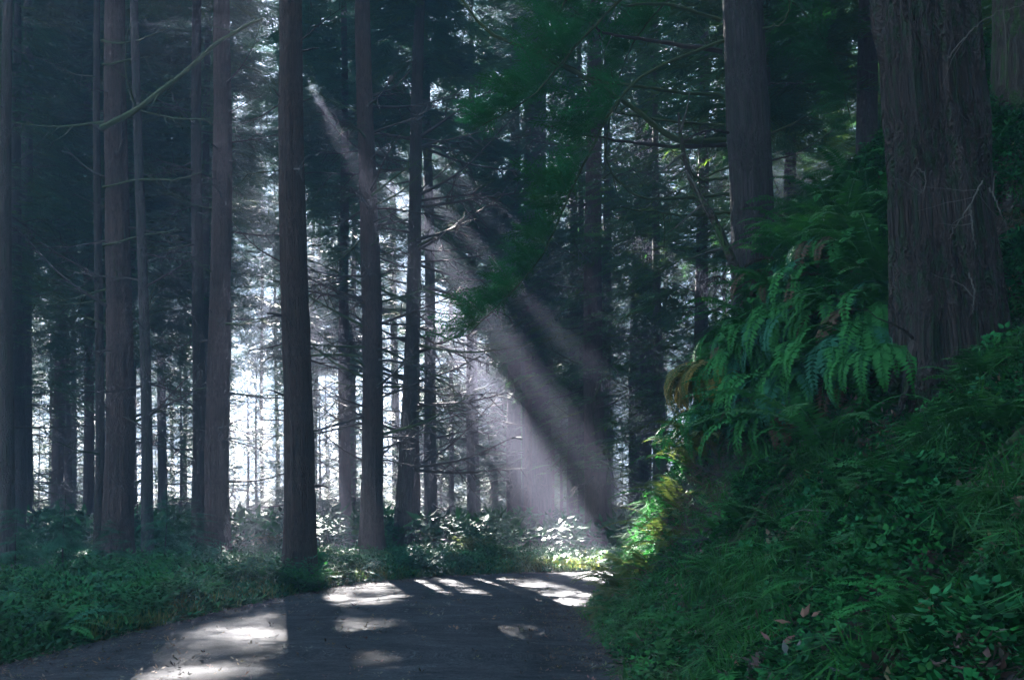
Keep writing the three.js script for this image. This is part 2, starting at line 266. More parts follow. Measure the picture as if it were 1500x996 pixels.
function conifer(name, label, o) {
  const before = seed; seed = 7000 + 131 * treeCount++;       // each tree grows from a seed of its own
  const g = thing(name, label, 'tree', V(o.x, o.y ?? groundAt(o.x, o.z), o.z), o.group);
  const h = o.h ?? 29, tr = trunkGeo(o.r, h, o.lean ?? [0, 0], o.wob ?? 0.05, o.sides ?? 14, o.rings ?? 18, o.flare ?? 0.25, o.rough ?? 0.08);
  mesh('trunk', tr.geo, o.bark ?? bark.brown, g);
  for (let k = 0; k < (o.dead ?? 0); k++) {                 // dead lower branches
    const y = rr(o.deadFrom ?? 2, o.deadTo ?? 13), a = o.deadAim ? o.deadAim[ri(o.deadAim.length)] + rr(-0.6, 0.6) : rr(0, 2 * Math.PI), L = rr(0.4, 1) * (o.deadLen ?? 2.2), c = tr.centre(y), R = tr.radius(y) * 0.8;
    const m = mesh('branch', deadBranches[ri(10)], rnd() < (o.mossy ?? 0.25) ? wood.mossy : wood.dead, g);
    m.position.set(c.x + Math.cos(a) * R, y, c.z + Math.sin(a) * R); m.rotation.set(rr(-1, 1), -a, rr(-0.35, 0.5), 'YZX'); m.scale.setScalar(L);
  }
  for (let k = 0; k < (o.stubs ?? 0); k++) {                // snapped-off stubs
    const y = rr(1.2, 12), a = rr(0, 2 * Math.PI), c = tr.centre(y), R = tr.radius(y) * 0.85, m = mesh('stub', stubGeos[ri(3)], wood.dead, g);
    m.position.set(c.x + Math.cos(a) * R, y, c.z + Math.sin(a) * R); m.rotation.set(rr(-1, 1), -a, rr(-0.2, 0.6), 'YZX'); m.scale.setScalar(rr(0.6, 1.5));
  }
  if (o.crown) {                                            // live boughs: sprays along whorled limbs, open where a gap lets the sun through
    const [from, R, per] = o.crown, M = [], cols = [], wp = V(), tip = V(), mid = V(); let geoAt = farSprays[ri(3)];
    for (let y = from; y < h - 0.5; y += per * rr(0.6, 1.4)) {
      const a = rr(0, 2 * Math.PI), t = (y - from) / (h - from), L = R * Math.min(1, 0.45 + t * 2.5) * Math.pow(1 - t, 0.75) * rr(0.6, 1.1) + 0.5, c = tr.centre(y), droop = rr(0.1, 0.5);
      for (let q = L * 0.22; q < L; q += 0.3) for (let s = 0; s < 2; s++) {
        const side = rr(-0.35, 0.35) * q * 0.7, x = c.x + Math.cos(a) * q - Math.sin(a) * side, z = c.z + Math.sin(a) * q + Math.cos(a) * side, yy = y + 0.25 * q - droop * q * q / L * 0.9 + rr(-0.15, 0.15);
        wp.set(x + g.position.x, yy + g.position.y, z + g.position.z);
        { const [fx, fd] = footOf(wp); if (wp.z < -36 && wp.y > 2 && (fd > 34 || fx > 7.5 || fx < -11 || rnd() < 0.27) && rnd() < (fd > 34 && wp.y < 11 && wp.x / -wp.z > -0.1 && wp.x / -wp.z < 0.1 ? 0.15 : 0.72)) continue; }
        const k = rr(0.5, 1.0) * (o.big ?? 1); E.set(rr(-0.22, 0.22), -a + rr(-0.8, 0.8), rr(-0.3, 0.12), 'YZX'); Q.setFromEuler(E);
        tip.set(k * 0.9, -0.15 * k, 0).applyQuaternion(Q).add(wp); mid.lerpVectors(wp, tip, 0.5);
        if (rnd() < Math.max(sunlit(wp), sunlit(tip), sunlit(mid))) continue;
        if (inRide(mid)) continue;
        M.push(new THREE.Matrix4().compose(V(x, yy, z), Q.clone(), V(k, k, k)));
        const w = rr(0.6, 1.3), old = rnd() < 0.2; cols.push(new THREE.Color(w * (old ? 1.7 : 1), w, w * (old ? 0.5 : rr(0.8, 1.3))));
      }
    }
    if (M.length) {
      const im = new THREE.InstancedMesh(geoAt, o.leaf ?? leaf.needle, M.length); im.name = 'crown'; im.userData.kind = 'stuff'; im.castShadow = im.receiveShadow = true;
      M.forEach((m, k) => { im.setMatrixAt(k, m); im.setColorAt(k, cols[k]); }); g.add(im); sprayTotal += M.length;
    }
  }
  seed = before; return { g, tr };
}
const spot = (px, d, o) => ({ x: (px - 750) / FOCAL * d, z: -d, ...o });

// the trees one can tell apart, left to right
const near = { sides: 48, rings: 70, rough: 0.18, flare: 0.4, wob: 0.08, stubs: 16 };
conifer('conifer_tree', 'slim near-black trunk at the far end of the left verge thicket', spot(10, 25, { r: 0.17, bark: bark.dark, dead: 14, crown: [16, 3, 0.07], sides: 20 }));
conifer('conifer_tree', 'greyish slender trunk standing behind the slim near-black one', spot(36, 34, { r: 0.26, bark: bark.grey, dead: 14, crown: [16, 3, 0.07], lean: [0.004, 0] }));
conifer('conifer_tree', 'thin pole-like trunk in shade between two slender dark trees', spot(128, 38, { r: 0.2, bark: bark.brown, dead: 16, crown: [14, 3, 0.07] }));
conifer('conifer_tree', 'thin dark trunk pressed close against the thick brown one', spot(143, 27.5, { r: 0.13, bark: bark.dark, dead: 12, crown: [16, 3, 0.07], sides: 18, mossy: 0.5 }));
conifer('conifer_tree', 'thick brown trunk with a long mossy dead limb rising right', spot(171, 26.5, { r: 0.39, bark: bark.brown, dead: 24, deadLen: 3, crown: [16, 3.4, 0.07], ...near, mossy: 0.5 }));
conifer('conifer_tree', 'thin tree leaning away from the thick brown trunk, pale along one edge', spot(216, 26, { r: 0.15, bark: bark.grey, lean: [-0.022, 0], dead: 12, crown: [16, 2.5, 0.07], sides: 18 }));
conifer('conifer_tree', 'narrow dark trunk almost touching a thicker purple-brown neighbour', spot(289, 29, { r: 0.2, bark: bark.dark, dead: 26, crown: [16, 3, 0.07], sides: 20 }));
conifer('conifer_tree', 'straight purple-brown trunk beside the brightest opening in the forest', spot(319, 27, { r: 0.33, bark: bark.brown, lean: [0.004, 0], dead: 20, crown: [16, 3.2, 0.07], ...near }));
conifer('conifer_tree', 'tall roadside trunk hiding the sun, its shadow lying across the road', spot(439, 19.4, { r: 0.3, bark: bark.brown, lean: [-0.011, 0], dead: 16, deadFrom: 3, deadLen: 1.6, crown: [16, 3, 0.07], ...near, flare: 0.35 }));
conifer('conifer_tree', 'reddish brown trunk set among a web of dead branches', spot(545, 28, { r: 0.32, bark: bark.brown, lean: [-0.013, 0], dead: 70, deadFrom: 2.5, deadLen: 3, crown: [16, 3.2, 0.07], ...near }));
conifer('conifer_tree', 'slender trunk leaning right with upswept bare branches on one side', spot(588, 31, { r: 0.26, bark: bark.dark, lean: [0.038, 0], dead: 60, deadFrom: 2.5, deadLen: 3.6, deadAim: [0, 0.4, -0.3, 3.1], crown: [16, 3, 0.07], ...near }));
conifer('conifer_tree', 'short stout trunk just behind the slender right-leaning one', spot(606, 34, { r: 0.22, bark: bark.brown, h: 20, dead: 14, crown: [16, 2.6, 0.07] }));
conifer('conifer_tree', 'thin pale trunk against the bright sky gap', spot(690, 44, { r: 0.2, bark: bark.grey, dead: 40, deadLen: 3, crown: [16, 2.6, 0.07] }));
conifer('conifer_tree', 'dark trunk pressed against the broad grey one behind the bend', spot(754, 42, { r: 0.33, bark: bark.dark, dead: 26, deadLen: 2.4, crown: [16, 3, 0.07], sides: 20 }));
conifer('conifer_tree', 'broad grey trunk rising behind the hanging green bough', spot(785, 41, { r: 0.64, bark: bark.grey, dead: 20, crown: [16, 3.4, 0.07], ...near }));
conifer('conifer_tree', 'stout trunk standing in the light beam past the bend', spot(873, 32, { r: 0.36, bark: bark.brown, dead: 40, deadLen: 2.6, crown: [14, 3.4, 0.07], sides: 24, lean: [-0.006, 0] }));
conifer('conifer_tree', 'thin trunk in the haze past the bend', spot(946, 37, { r: 0.2, bark: bark.grey, dead: 40, deadLen: 2.4, crown: [7, 3, 0.11] }));
const forked = conifer('conifer_tree', 'leaning grey trunk on the bank with mossy bare limbs and a drooping green bough', { ...spot(1108, 16, {}), r: 0.36, bark: bark.grey, lean: [-0.035, 0], crown: [12, 3.4, 0.07], sides: 48, rings: 80, rough: 0.12, flare: 0.3, dead: 14, deadFrom: 3, deadTo: 10, deadLen: 1.5, deadAim: [3.1, 0.2], mossy: 0.8 });
conifer('conifer_tree', 'thin green-stained trunk just uphill of the leaning grey one', spot(1130, 20, { r: 0.16, bark: bark.mossy, dead: 20, mossy: 0.8, crown: [9, 3, 0.07], lean: [-0.01, 0], sides: 18 }));
conifer('conifer_tree', 'grey trunk half hidden behind the great black trunk', spot(1272, 19, { r: 0.24, bark: bark.grey, dead: 16, mossy: 0.6, crown: [9, 3, 0.07], sides: 18 }));
const great = conifer('conifer_tree', 'great black trunk with dangling roots on top of the bank', { ...spot(1398, 9.9, {}), r: 0.5, y: 2.75, bark: bark.great, lean: [-0.085, 0], wob: 0.03, crown: [9, 3.6, 0.07], sides: 120, rings: 150, rough: 0.4, flare: 0.3, h: 24 });
conifer('conifer_tree', 'moss-covered green trunk leaning behind the great black trunk', spot(1490, 12.5, { r: 0.27, bark: bark.mossy, lean: [-0.02, 0], dead: 8, deadLen: 1.4, mossy: 1, deadFrom: 2, deadTo: 8, crown: [9, 3, 0.07], sides: 30, rings: 40, rough: 0.15 }));

seed = 101;
// the forest behind: trunks with living boughs down to the undergrowth
{
  const put = []; let guard = 0, kb = 0;
  const free = (x, z, d) => put.every(([a, b]) => (a - x) ** 2 + (b - z) ** 2 > d * d);
  const kinds = [['slender', bark.brown], ['grey', bark.grey], ['dark', bark.dark]];
  while (put.length < 96 && guard++ < 6000) {
    const d = 35 + 38 * Math.pow(rnd(), 0.8), px = rr(-160, 1660), x = (px - 750) / FOCAL * d, z = -d;
    if (!free(x, z, 2.7)) continue;
    if (px > 333 && px < 422 && d < 66) continue;
    if (px > 625 && px < 700 && rnd() < 0.6) continue;
    if (Math.abs(x - (2.1 - 0.2267 * (d - 26))) < 1.3 || Math.abs(x - (1.75 - 0.2267 * (d - 13.3))) < 0.75) continue;
    put.push([x, z]);
    const k = ri(3), r = rr(0.12, 0.3), low = d > 48 ? rr(2.5, 9) : rr(5, 11);
    conifer('background_conifer', `${['slender brown', 'pale grey', 'dark slim'][k]} ${low < 6.5 ? 'low-branched' : 'high-crowned'} conifer deep in the misty forest behind`, { x, z, r, bark: kinds[k][1], h: rr(25, 34), lean: [rr(-0.015, 0.015), 0], dead: d < 50 ? 16 : 12, deadLen: 2.8, deadFrom: 1.5, deadTo: low + 3, sides: 10, rings: 10, crown: [low, rr(2.6, 3.8), 0.055], big: 1.25, group: `${['brown', 'grey', 'dark'][k]} ${low < 6.5 ? 'low-branched' : 'high-crowned'} conifers deep in the forest` });
  }
  for (let k = 0; k < 95; k++) {                               // young growth that closes the view between the far trunks
    const d = rr(48, 74), px = rr(-60, 1150), x = (px - 750) / FOCAL * d; if (px > 340 && px < 410 && (d < 52 || rnd() < 0.3)) continue;
    const hy = rr(5, 11), size = hy < 7 ? 'short' : hy < 9 ? 'half-grown' : 'tall'; conifer('young_conifer', `${size} young bushy conifer filling the gap between far trunks`, { x, z: -d, r: rr(0.06, 0.1), bark: bark.grey, h: hy, dead: 0, crown: [0.4, rr(1.5, 2.4), 0.06], sides: 8, rings: 8, group: `${size} young conifers between the far trunks` });
  }
  for (const [x, d] of [[9, 24], [12, 19], [14, 26], [17, 21], [10.5, 29], [7.5, 27.5], [8.2, 15], [19, 28], [14, 14], [5.5, 29.5], [4.4, 31], [3.3, 36], [6.3, 27.6], [7.8, 34], [2.4, 40], [9.5, 38], [12, 33], [23, 24], [-17, 22], [-20, 29], [-15, 31], [-25, 25], [-13.5, 35]])     // the hillside and the left flank
    conifer('flank_conifer', `${['grey', 'mossy green', 'black'][kb = ri(3)]} barked leafy conifer ${x > 0 ? 'growing on the slope above the bank' : 'in the dark thicket left of the road'}`, { x, z: -d, r: rr(0.15, 0.28), bark: [bark.grey, bark.mossy, bark.dark][kb], h: rr(18, 24), dead: 14, mossy: 0.6, leaf: x > 0 ? leaf.spruce : leaf.needle, crown: [x > 0 ? rr(1.5, 5) : rr(4, 8), 3.4, x > 0 ? 0.09 : 0.075], sides: 14, group: x > 0 ? 'conifers on the slope above the bank' : 'conifers in the thicket left of the road' });
  for (const [x, z] of [[-9, 3], [-8, -7], [-11, -13], [-13, 10], [-6.8, 14], [-14, -2], [5.5, 4], [6.5, -4], [8, -8.5], [5.2, 0], [9, 2], [4.8, 13], [10, 8], [11, -6], [9, 17], [-10, 19], [16, 0], [-19, 6], [1, 20]])  // unseen trees added beside and behind the viewer to shade road and bank
    conifer('unseen_shade_conifer', 'unseen tall conifer added near the viewer for shade', { x, z, r: rr(0.25, 0.4), bark: bark.brown, h: rr(20, 25), dead: 0, crown: x > 0 ? [6, 4.4, 0.06] : [7, 3.6, 0.095], sides: 12, group: 'unseen shade conifers beside the road near the viewer' });
}
console.log('sprays', sprayTotal);

seed = 198;
// bare limbs, boughs and the snag of the leaning grey tree
function limb(parent, pts, r0, r1, mat, twigs = 6, sides = 7) {
  const w = new THREE.CatmullRomCurve3(pts.map(p => p.clone().sub(parent.position))).getPoints(26), b = new Build();
  w.forEach((p, k) => { p.x += fbm(k * 0.5, 1, r0 * 99) * 0.05; p.y += fbm(k * 0.5, 5, r0 * 99) * 0.06; });
  b.tube(w, t => (r0 + (r1 - r0) * t) * (1 + 0.25 * perlin.noise(t * 14, r0 * 300, 2)), sides);
  for (let k = 0; k < twigs; k++) { const p = w[4 + ri(22)], l = rr(0.2, 0.8); b.tube(bend(p, V(rr(-0.9, 0.3), rr(-0.8, 0.5), rr(-0.5, 0.5)).normalize(), l, 4, rr(-0.3, 0.4), 0.06), q => r1 * 0.7 * (1 - q) + 0.002, 4, false); }
  return mesh('limb', b.geo(), mat, parent);
}
const G = forked.g;
for (const [pts, r] of [
  [[[1058, 75], [960, 60], [880, 45], [835, 10]], 0.035], [[[1060, 140], [960, 130], [880, 118], [810, 85]], 0.03], [[[1062, 185], [1000, 178], [930, 170], [880, 160]], 0.022],
  [[[1064, 212], [980, 214], [900, 205], [800, 185]], 0.034], [[[1066, 262], [1030, 262], [1012, 250], [1008, 225]], 0.022], [[[1068, 285], [1000, 290], [930, 285], [890, 240], [895, 160]], 0.025],
  [[[1070, 312], [1000, 314], [960, 310], [905, 305]], 0.022], [[[1056, 30], [990, 8], [910, 5], [850, -20]], 0.03], [[[1068, 195], [1040, 190], [1015, 200], [1000, 208]], 0.02], [[[1076, 420], [1050, 405], [1035, 415]], 0.018], [[[1110, 45], [1150, 30], [1160, -10]], 0.02]])
  limb(G, pts.map(([x, y], k) => at(x, y, 15.9 - 0.18 * k)), r * 1.15, 0.009, rnd() < 0.6 ? wood.mossy : wood.dead, 7);
limb(G, [[1062, 205, 15.9], [990, 203, 15.6], [930, 160, 15.4], [860, 115, 15.2], [780, 75, 15], [715, 45, 14.9], [668, -10, 14.8]].map(([x, y, d]) => at(x, y, d)), 0.05, 0.02, wood.mossy, 9);
function bough(pts, n, size) {
  const m = limb(G, pts.map(([x, y, d]) => at(x, y, d)), 0.03, 0.006, wood.mossy, 0); m.name = 'bough';
  const w = new THREE.CatmullRomCurve3(pts.map(([x, y, d]) => at(x, y, d).sub(G.position)));
  for (let k = 0; k < n; k++) {
    const t = 0.3 + 0.7 * Math.pow(k / n, 0.9), p = w.getPoint(t), s = mesh('spray', nearSprays[ri(3)], [leaf.bough, leaf.fern, leaf.bough, leaf.fern2][ri(4)], m);
    s.position.copy(p); s.rotation.set(rr(-0.6, 0.6), Math.PI + rr(-1.3, 1.3), rr(-0.2, 0.75), 'YZX'); s.scale.setScalar(size * rr(0.55, 1.1) * (1.2 - 0.5 * t));
  }
}
bough([[1058, -40, 15.8], [940, -20, 15.4], [850, 60, 15], [780, 140, 14.8], [705, 185, 14.6]], 64, 0.9);
bough([[1060, 60, 15.8], [930, 120, 15.2], [845, 260, 14.8], [790, 380, 14.6], [685, 492, 14.4]], 90, 0.9);
bough([[1056, -60, 15.8], [900, -40, 15.6], [830, 0, 15.3], [800, 90, 15.2]], 40, 0.9);
bough([[1056, -40, 15.8], [980, 0, 16.2], [930, 60, 16.4], [900, 130, 16.5]], 36, 0.9);
bough([[1115, -30, 16], [1180, 20, 16.4], [1230, 110, 16.6], [1250, 190, 16.8]], 46, 0.9);
{
  const s = thing('dead_snag', 'pale mossy dead stem leaning on the bank against the grey trunk', 'snag', at(1108, 462, 15.4)), b = new Build();
  const w = new THREE.CatmullRomCurve3([[1118, 490, 15.4], [1098, 440, 15.4], [1072, 380, 15.4], [1045, 320, 15.45], [1015, 270, 15.5], [1000, 215, 15.5], [994, 165, 15.5]].map(([x, y, d]) => at(x, y, d).sub(s.position))).getPoints(40);
  b.tube(w, t => 0.095 * (1 - 0.8 * t) * (1 + 0.3 * perlin.noise(t * 12, 4, 1)), 12); mesh('stem', b.geo(), bark.mossy, s);
  for (const [x0, y0, x1, y1] of [[1002, 225, 965, 250], [1004, 250, 1030, 290], [1030, 300, 985, 330], [1060, 365, 1010, 372], [1070, 380, 1040, 440], [998, 190, 1012, 130]]) { const q = new Build(); q.tube(bend(at(x0, y0, 15.45).sub(s.position), at(x1, y1, 15.3).sub(at(x0, y0, 15.45)).normalize(), 0.75, 6, 0.15, 0.05), t => 0.018 * (1 - t) + 0.004, 5); mesh('twig', q.geo(), wood.pale, s); }
}
{ // the great trunk: spreading roots, hanging rootlets and dead twigs
  const g = great.g;
  for (const pts of [[[1350, 480, 9.75], [1335, 540, 9.55], [1318, 610, 9.5]], [[1420, 520, 9.3], [1450, 570, 9.1], [1490, 610, 8.9]]]) { const m = limb(g, pts.map(p => at(...p)), 0.085, 0.02, bark.great, 4, 12); m.name = 'root'; }
  for (const pts of [[[1440, 265, 9.3], [1425, 295, 9.2], [1405, 325, 9.15], [1390, 350, 9.15]], [[1422, 300, 9.2], [1425, 330, 9.15], [1430, 365, 9.1]], [[1450, 275, 9.3], [1462, 300, 9.2], [1475, 330, 9.2]], [[1390, 85, 9.3], [1415, 55, 9.1], [1440, 30, 9], [1500, 5, 8.9]], [[1335, 258, 9.3], [1345, 248, 9.25], [1356, 258, 9.25], [1354, 278, 9.25], [1345, 285, 9.25]], [[1420, 400, 9.2], [1428, 430, 9.15], [1425, 460, 9.1]]]) { const m = limb(g, pts.map(p => at(...p)), 0.009, 0.003, wood.pale, 2, 6); m.name = 'rootlet'; }
}
{ // the long mossy limb on the thick brown trunk
  const owner = scene.children.find(o => o.userData.label?.startsWith('thick brown trunk'));
  limb(owner, [[148, 188, 26], [200, 160, 25.8], [262, 112, 25.6], [320, 62, 25.4], [372, 32, 25.2], [386, 28, 25.2]].map(p => at(...p)), 0.085, 0.03, wood.mossy, 10);
  for (const pts of [[[175, 175, 26.2], [240, 130, 26]], [[150, 275, 26.2], [190, 265, 26], [260, 262, 25.8], [300, 250, 25.7]], [[150, 360, 26.2], [210, 345, 26], [270, 335, 25.8]], [[148, 60, 26.2], [190, 62, 26], [250, 38, 25.8]], [[150, 95, 26.2], [220, 82, 26]]]) limb(owner, pts.map(p => at(...p)), 0.035, 0.01, wood.mossy, 6);
}

seed = 295;
// ---------------------------------------------------------------- ferns
function frondGeo(droop, pairs, width) {                    // one metre, rising along +x then arching over
  const b = new Build(), pts = []; let x = 0, y = 0, a = 1.05 + rr(-0.1, 0.15); const n = 14;
  for (let k = 0; k <= n; k++) { pts.push(V(x, y, Math.sin(k * 0.3) * 0.02)); x += Math.cos(a) / n; y += Math.sin(a) / n; a -= droop / n * (0.6 + 0.9 * k / n); }
  b.tube(pts, t => 0.006 * (1 - t) + 0.0012, 3, false);
  const d = V(), T = V(), S = V(0, 0, 1);
  for (let k = 0; k < pairs; k++) {
    const t = 0.1 + 0.9 * k / pairs, f = t * n, j = Math.min(n - 1, Math.floor(f)), p = pts[j].clone().lerp(pts[j + 1], f - j); T.subVectors(pts[j + 1], pts[j]).normalize();
    const l = width * Math.pow(Math.sin(Math.PI * Math.min(1, 0.16 + t * 0.84)), 0.7) * rr(0.85, 1.1);
    for (const s of [-1, 1]) { d.copy(S).multiplyScalar(s).addScaledVector(T, 0.35); d.y -= rr(0.05, 0.3); d.normalize(); b.blade(p, d, T, l, 0.92 / pairs, 0.1); }
  }
  return b.geo();
}
const fronds = { arch: [0, 1, 2].map(() => frondGeo(1.7, 26, 0.13)), hang: [0, 1, 2].map(() => frondGeo(2.9, 26, 0.12)), lace: [0, 1].map(() => frondGeo(1.5, 16, 0.24)) };
function fern(name, label, group, pos, size, n, kind, mat, aim = null, spread = Math.PI, tilt = 0) {
  const g = thing(name, label, 'fern', pos, group);
  for (let k = 0; k < n; k++) {
    const a = aim === null ? k / n * 2 * Math.PI + rr(-0.3, 0.3) : aim + rr(-spread, spread), m = mesh('frond', fronds[kind][ri(fronds[kind].length)], Array.isArray(mat) ? mat[ri(mat.length)] : mat, g);
    m.rotation.set(rr(-0.25, 0.25), -a, rr(-0.35, 0.15) - tilt, 'YZX'); m.scale.setScalar(size * rr(0.65, 1.1)); m.position.set(rr(-0.04, 0.04), -0.02, rr(-0.04, 0.04));
  }
  return g;
}
const onGround = (px, d, lift = 0) => { const x = (px - 750) / FOCAL * d; return V(x, groundAt(x, -d) + lift, -d); };
const TOROAD = Math.PI * 0.86;                               // downhill: to the left and towards the viewer
for (const [px, py, d, s, hang] of [[1105, 425, 13.5, 1.1, 0], [1150, 400, 13.2, 1.2, 0], [1190, 370, 13, 1.2, 0], [1240, 350, 12.6, 1.2, 0], [1285, 390, 11.8, 1.3, 0], [1225, 430, 11.8, 1.3, 1], [1170, 450, 12.4, 1.3, 1], [1290, 330, 12.8, 1.2, 0], [1255, 300, 14, 1.2, 0], [1130, 470, 12.8, 1.2, 1], [1205, 480, 11.4, 1.3, 1], [1265, 450, 10.8, 1.3, 1], [1300, 470, 10.2, 1.1, 1], [1175, 520, 11.3, 1.3, 1], [1230, 540, 10.7, 1.2, 1], [1120, 530, 12.2, 1.2, 1], [1215, 330, 14, 1.1, 0], [1160, 350, 14.6, 1, 0], [1095, 500, 13, 1.1, 1]]) {
  const p = at(px, py, d), y = groundAt(p.x, p.z); p.y = Math.max(y, Math.min(p.y, y + 0.35));
  fern('sword_fern', hang ? 'sword fern with long fronds hanging down the steep bank face' : 'bright sword fern arching on the top edge of the bank', hang ? 'ferns hanging down the bank face' : 'ferns along the top of the bank', p, s, hang ? 15 : 17, hang ? 'hang' : 'arch', hang ? [leaf.fern, leaf.fern, leaf.blueFern] : [leaf.fern, leaf.fern2], hang ? TOROAD : null, 1.3, hang ? 0.3 : 0);
}
for (let k = 0, n = 0; n < 46 && k < 600; k++) {
  const d = rr(10.2, 15), px = rr(1040, 1330), p = onGround(px, d), sd = sideOf(rightLine, p.x, p.z), v = HORIZON - (p.y - EYE) / d * FOCAL;
  if (sd < 1.3 || v > 670 || v < 330 || Math.hypot(p.x - 4.2, p.z + 9.9) < 0.8) continue;
  const hang = rnd() < 0.65; n++;
  fern('sword_fern', hang ? 'sword fern with long fronds hanging down the steep bank face' : 'bright sword fern arching on the top edge of the bank', hang ? 'ferns hanging down the bank face' : 'ferns along the top of the bank', p, rr(1.0, 1.5), 14, hang ? 'hang' : 'arch', hang ? [leaf.fern, leaf.blueFern, leaf.fern, leaf.fern, leaf.brown] : [leaf.fern, leaf.fern2], hang ? TOROAD : null, 1.3, hang ? 0.2 : 0);
}
for (const [px, d, s] of [[1058, 13.6, 1.1], [1045, 13.4, 1.0], [1072, 13.3, 1.1], [1030, 13.5, 0.9], [1064, 13, 1.1]]) { const p = onGround(px, d, 0.25); p.y = at(px, 545, d).y; fern('dry_fern', 'yellowed fern with dry fronds hanging in sunlight on the bank', 'yellowed ferns on the bank nose', p, s, 13, 'hang', [leaf.dry, leaf.dry, leaf.pale], TOROAD, 1.2, 0.5); }
for (const [px, d, s] of [[930, 13.2, 0.9], [912, 13.6, 0.8], [950, 13, 0.95], [975, 13, 1], [1000, 13, 1.05], [1020, 13.2, 1.1], [900, 14, 0.7], [888, 13.4, 0.55], [940, 12.5, 0.75], [965, 12.4, 0.8], [915, 12.6, 0.6], [990, 12.3, 0.8], [1040, 13, 1.1], [925, 14.2, 0.9]]) fern('nose_fern', 'pale green fern at the sunlit foot of the bank by the road', 'pale ferns at the foot of the bank', onGround(px, d, 0.02), s, 13, 'arch', [leaf.fern2, leaf.pale, leaf.pale], TOROAD, 2.2);
for (const [px, d, s] of [[1420, 8.2, 0.55], [1370, 8.4, 0.6], [1300, 8.8, 0.6], [1240, 9.4, 0.6], [1150, 9.6, 0.55], [1330, 7.4, 0.5], [1480, 7.6, 0.6], [1090, 10.5, 0.55], [1200, 8, 0.5], [1060, 9.6, 0.5], [1440, 6.4, 0.45]]) fern('small_fern', 'small bright fern poking out of the leaves on the lower bank', 'small ferns on the lower bank', onGround(px, d, 0.08), s, 11, 'lace', [leaf.fern2, leaf.fern], TOROAD, 2.4);
for (let k = 0; k < 60; k++) { const d = rr(5, 12.5), p = onGround(rr(930, 1500), d, 0.04); if (sideOf(rightLine, p.x, p.z) > 0.25) fern('small_fern', 'small bright fern poking out of the leaves on the lower bank', 'small ferns on the lower bank', p, rr(0.3, 0.6), 10, rnd() < 0.6 ? 'lace' : 'arch', [leaf.fern2, leaf.fern, leaf.fern], TOROAD, 2.4); }
for (let k = 0; k < 46; k++) {
  const d = rr(11, 26), l = rr(0.35, 3.2), e = leftLine.reduce((a, p) => Math.abs(-p.z - d) < Math.abs(-a.z - d) ? p : a, leftLine[0]), x = e.x - l;
  if (x < -0.56 * d) continue;
  fern('verge_fern', 'lush fern in the thicket along the left edge of the road', 'ferns along the left road edge', V(x, groundAt(x, -d), -d), rr(0.55, 0.95), 12, rnd() < 0.5 ? 'lace' : 'arch', [leaf.fern, leaf.blueFern, leaf.fern2]);
}
for (const [px, d] of [[480, 24], [505, 25], [640, 25.5], [665, 26], [690, 26.3], [590, 25.2], [560, 24.8], [725, 26.3], [750, 26.6], [615, 26]]) fern('bend_fern', 'sunlit fern on the far side of the road bend', 'ferns beyond the road bend', onGround(px, d), rr(0.5, 0.85), 12, 'lace', [leaf.fern2, leaf.fern, leaf.pale]);

seed = 392;
// ---------------------------------------------------------------- leafy shrubs and saplings
function shrubProto(h, n, size, mat, tall) {
  const g = new THREE.Group(), stems = 6, fol = new Build();
  for (let s = 0; s < stems; s++) {
    const a = s / stems * 6.28 + rr(-0.4, 0.4), b = new Build(), pts = bend(V(0, 0, 0), V(Math.cos(a) * 0.55, 1, Math.sin(a) * 0.55).normalize(), h * rr(0.7, 1.15), 7, rr(0.05, 0.35), 0.05);
    b.tube(pts, t => 0.009 * (1 - t) + 0.002, 4); mesh('stem', b.geo(), wood.mossy, g);
    for (let k = 0; k < n; k++) {
      const t = Math.pow(rr(0.05, 1), 0.7) * 6.99, p = pts[Math.floor(t)].clone().lerp(pts[Math.floor(t) + 1], t % 1), q = rr(0, 6.28), d = V(Math.cos(q), rr(-0.5, 0.5), Math.sin(q)).normalize(), sd = V(-d.z, rr(-0.4, 0.4), d.x).normalize();
      fol.ovate(p.addScaledVector(d, rr(0.02, h * 0.28 * tall)), d, sd, size * rr(0.6, 1.2), size * rr(0.35, 0.55), 0.12);
    }
  }
  mesh('foliage', fol.geo(), mat, g); return g;
}
const shrubs = [shrubProto(0.75, 80, 0.11, leaf.herb, 1), shrubProto(0.6, 90, 0.09, leaf.fern2, 1.2), shrubProto(0.8, 90, 0.09, leaf.blueFern, 0.9), shrubProto(0.5, 80, 0.08, leaf.pale, 1.2)];
function shrub(kind, label, group, p, s, name = 'shrub') { const g = shrubs[kind].clone(); g.name = numbered(name); g.position.copy(p); g.rotation.y = rr(0, 6.28); g.scale.setScalar(s); scene.add(g); return tag(g, label, 'shrub', group); }
for (const [px, d, k, s] of [[440, 18.6, 1, 1.15], [425, 18.7, 0, 1.0], [455, 18.8, 1, 0.9], [410, 18.5, 0, .7]]) shrub(k, 'bushy green shrub at the foot of the tall roadside trunk', 'shrubs at the foot of the roadside trunk', onGround(px, d), s, 'trunk_shrub');
for (const [px, d, k, s] of [[355, 18.6, 3, 1.1], [340, 19, 1, 1.1], [375, 19.4, 3, 1], [395, 19.6, 1, 0.8], [365, 18, 1, .8]]) shrub(k, 'sunlit yellow-green shrub on the verge in front of the bright opening', 'sunlit shrubs on the verge', onGround(px, d), s, 'sunlit_shrub');
for (const [px, d, k, s] of [[635, 25, 1, 1.2], [655, 25.4, 3, 1.1], [675, 25.8, 1, 1.1], [620, 25, 1, 1], [580, 24.6, 0, 1.0], [600, 25, 0, 0.9], [720, 26, 0, 0.9], [705, 26, 1, .8], [490, 23.4, 3, 0.7], [520, 24, 3, 0.6]]) shrub(k, 'low green shrub across the road at the foot of the far trunks', 'shrubs across the road bend', onGround(px, d), s, 'bend_shrub');
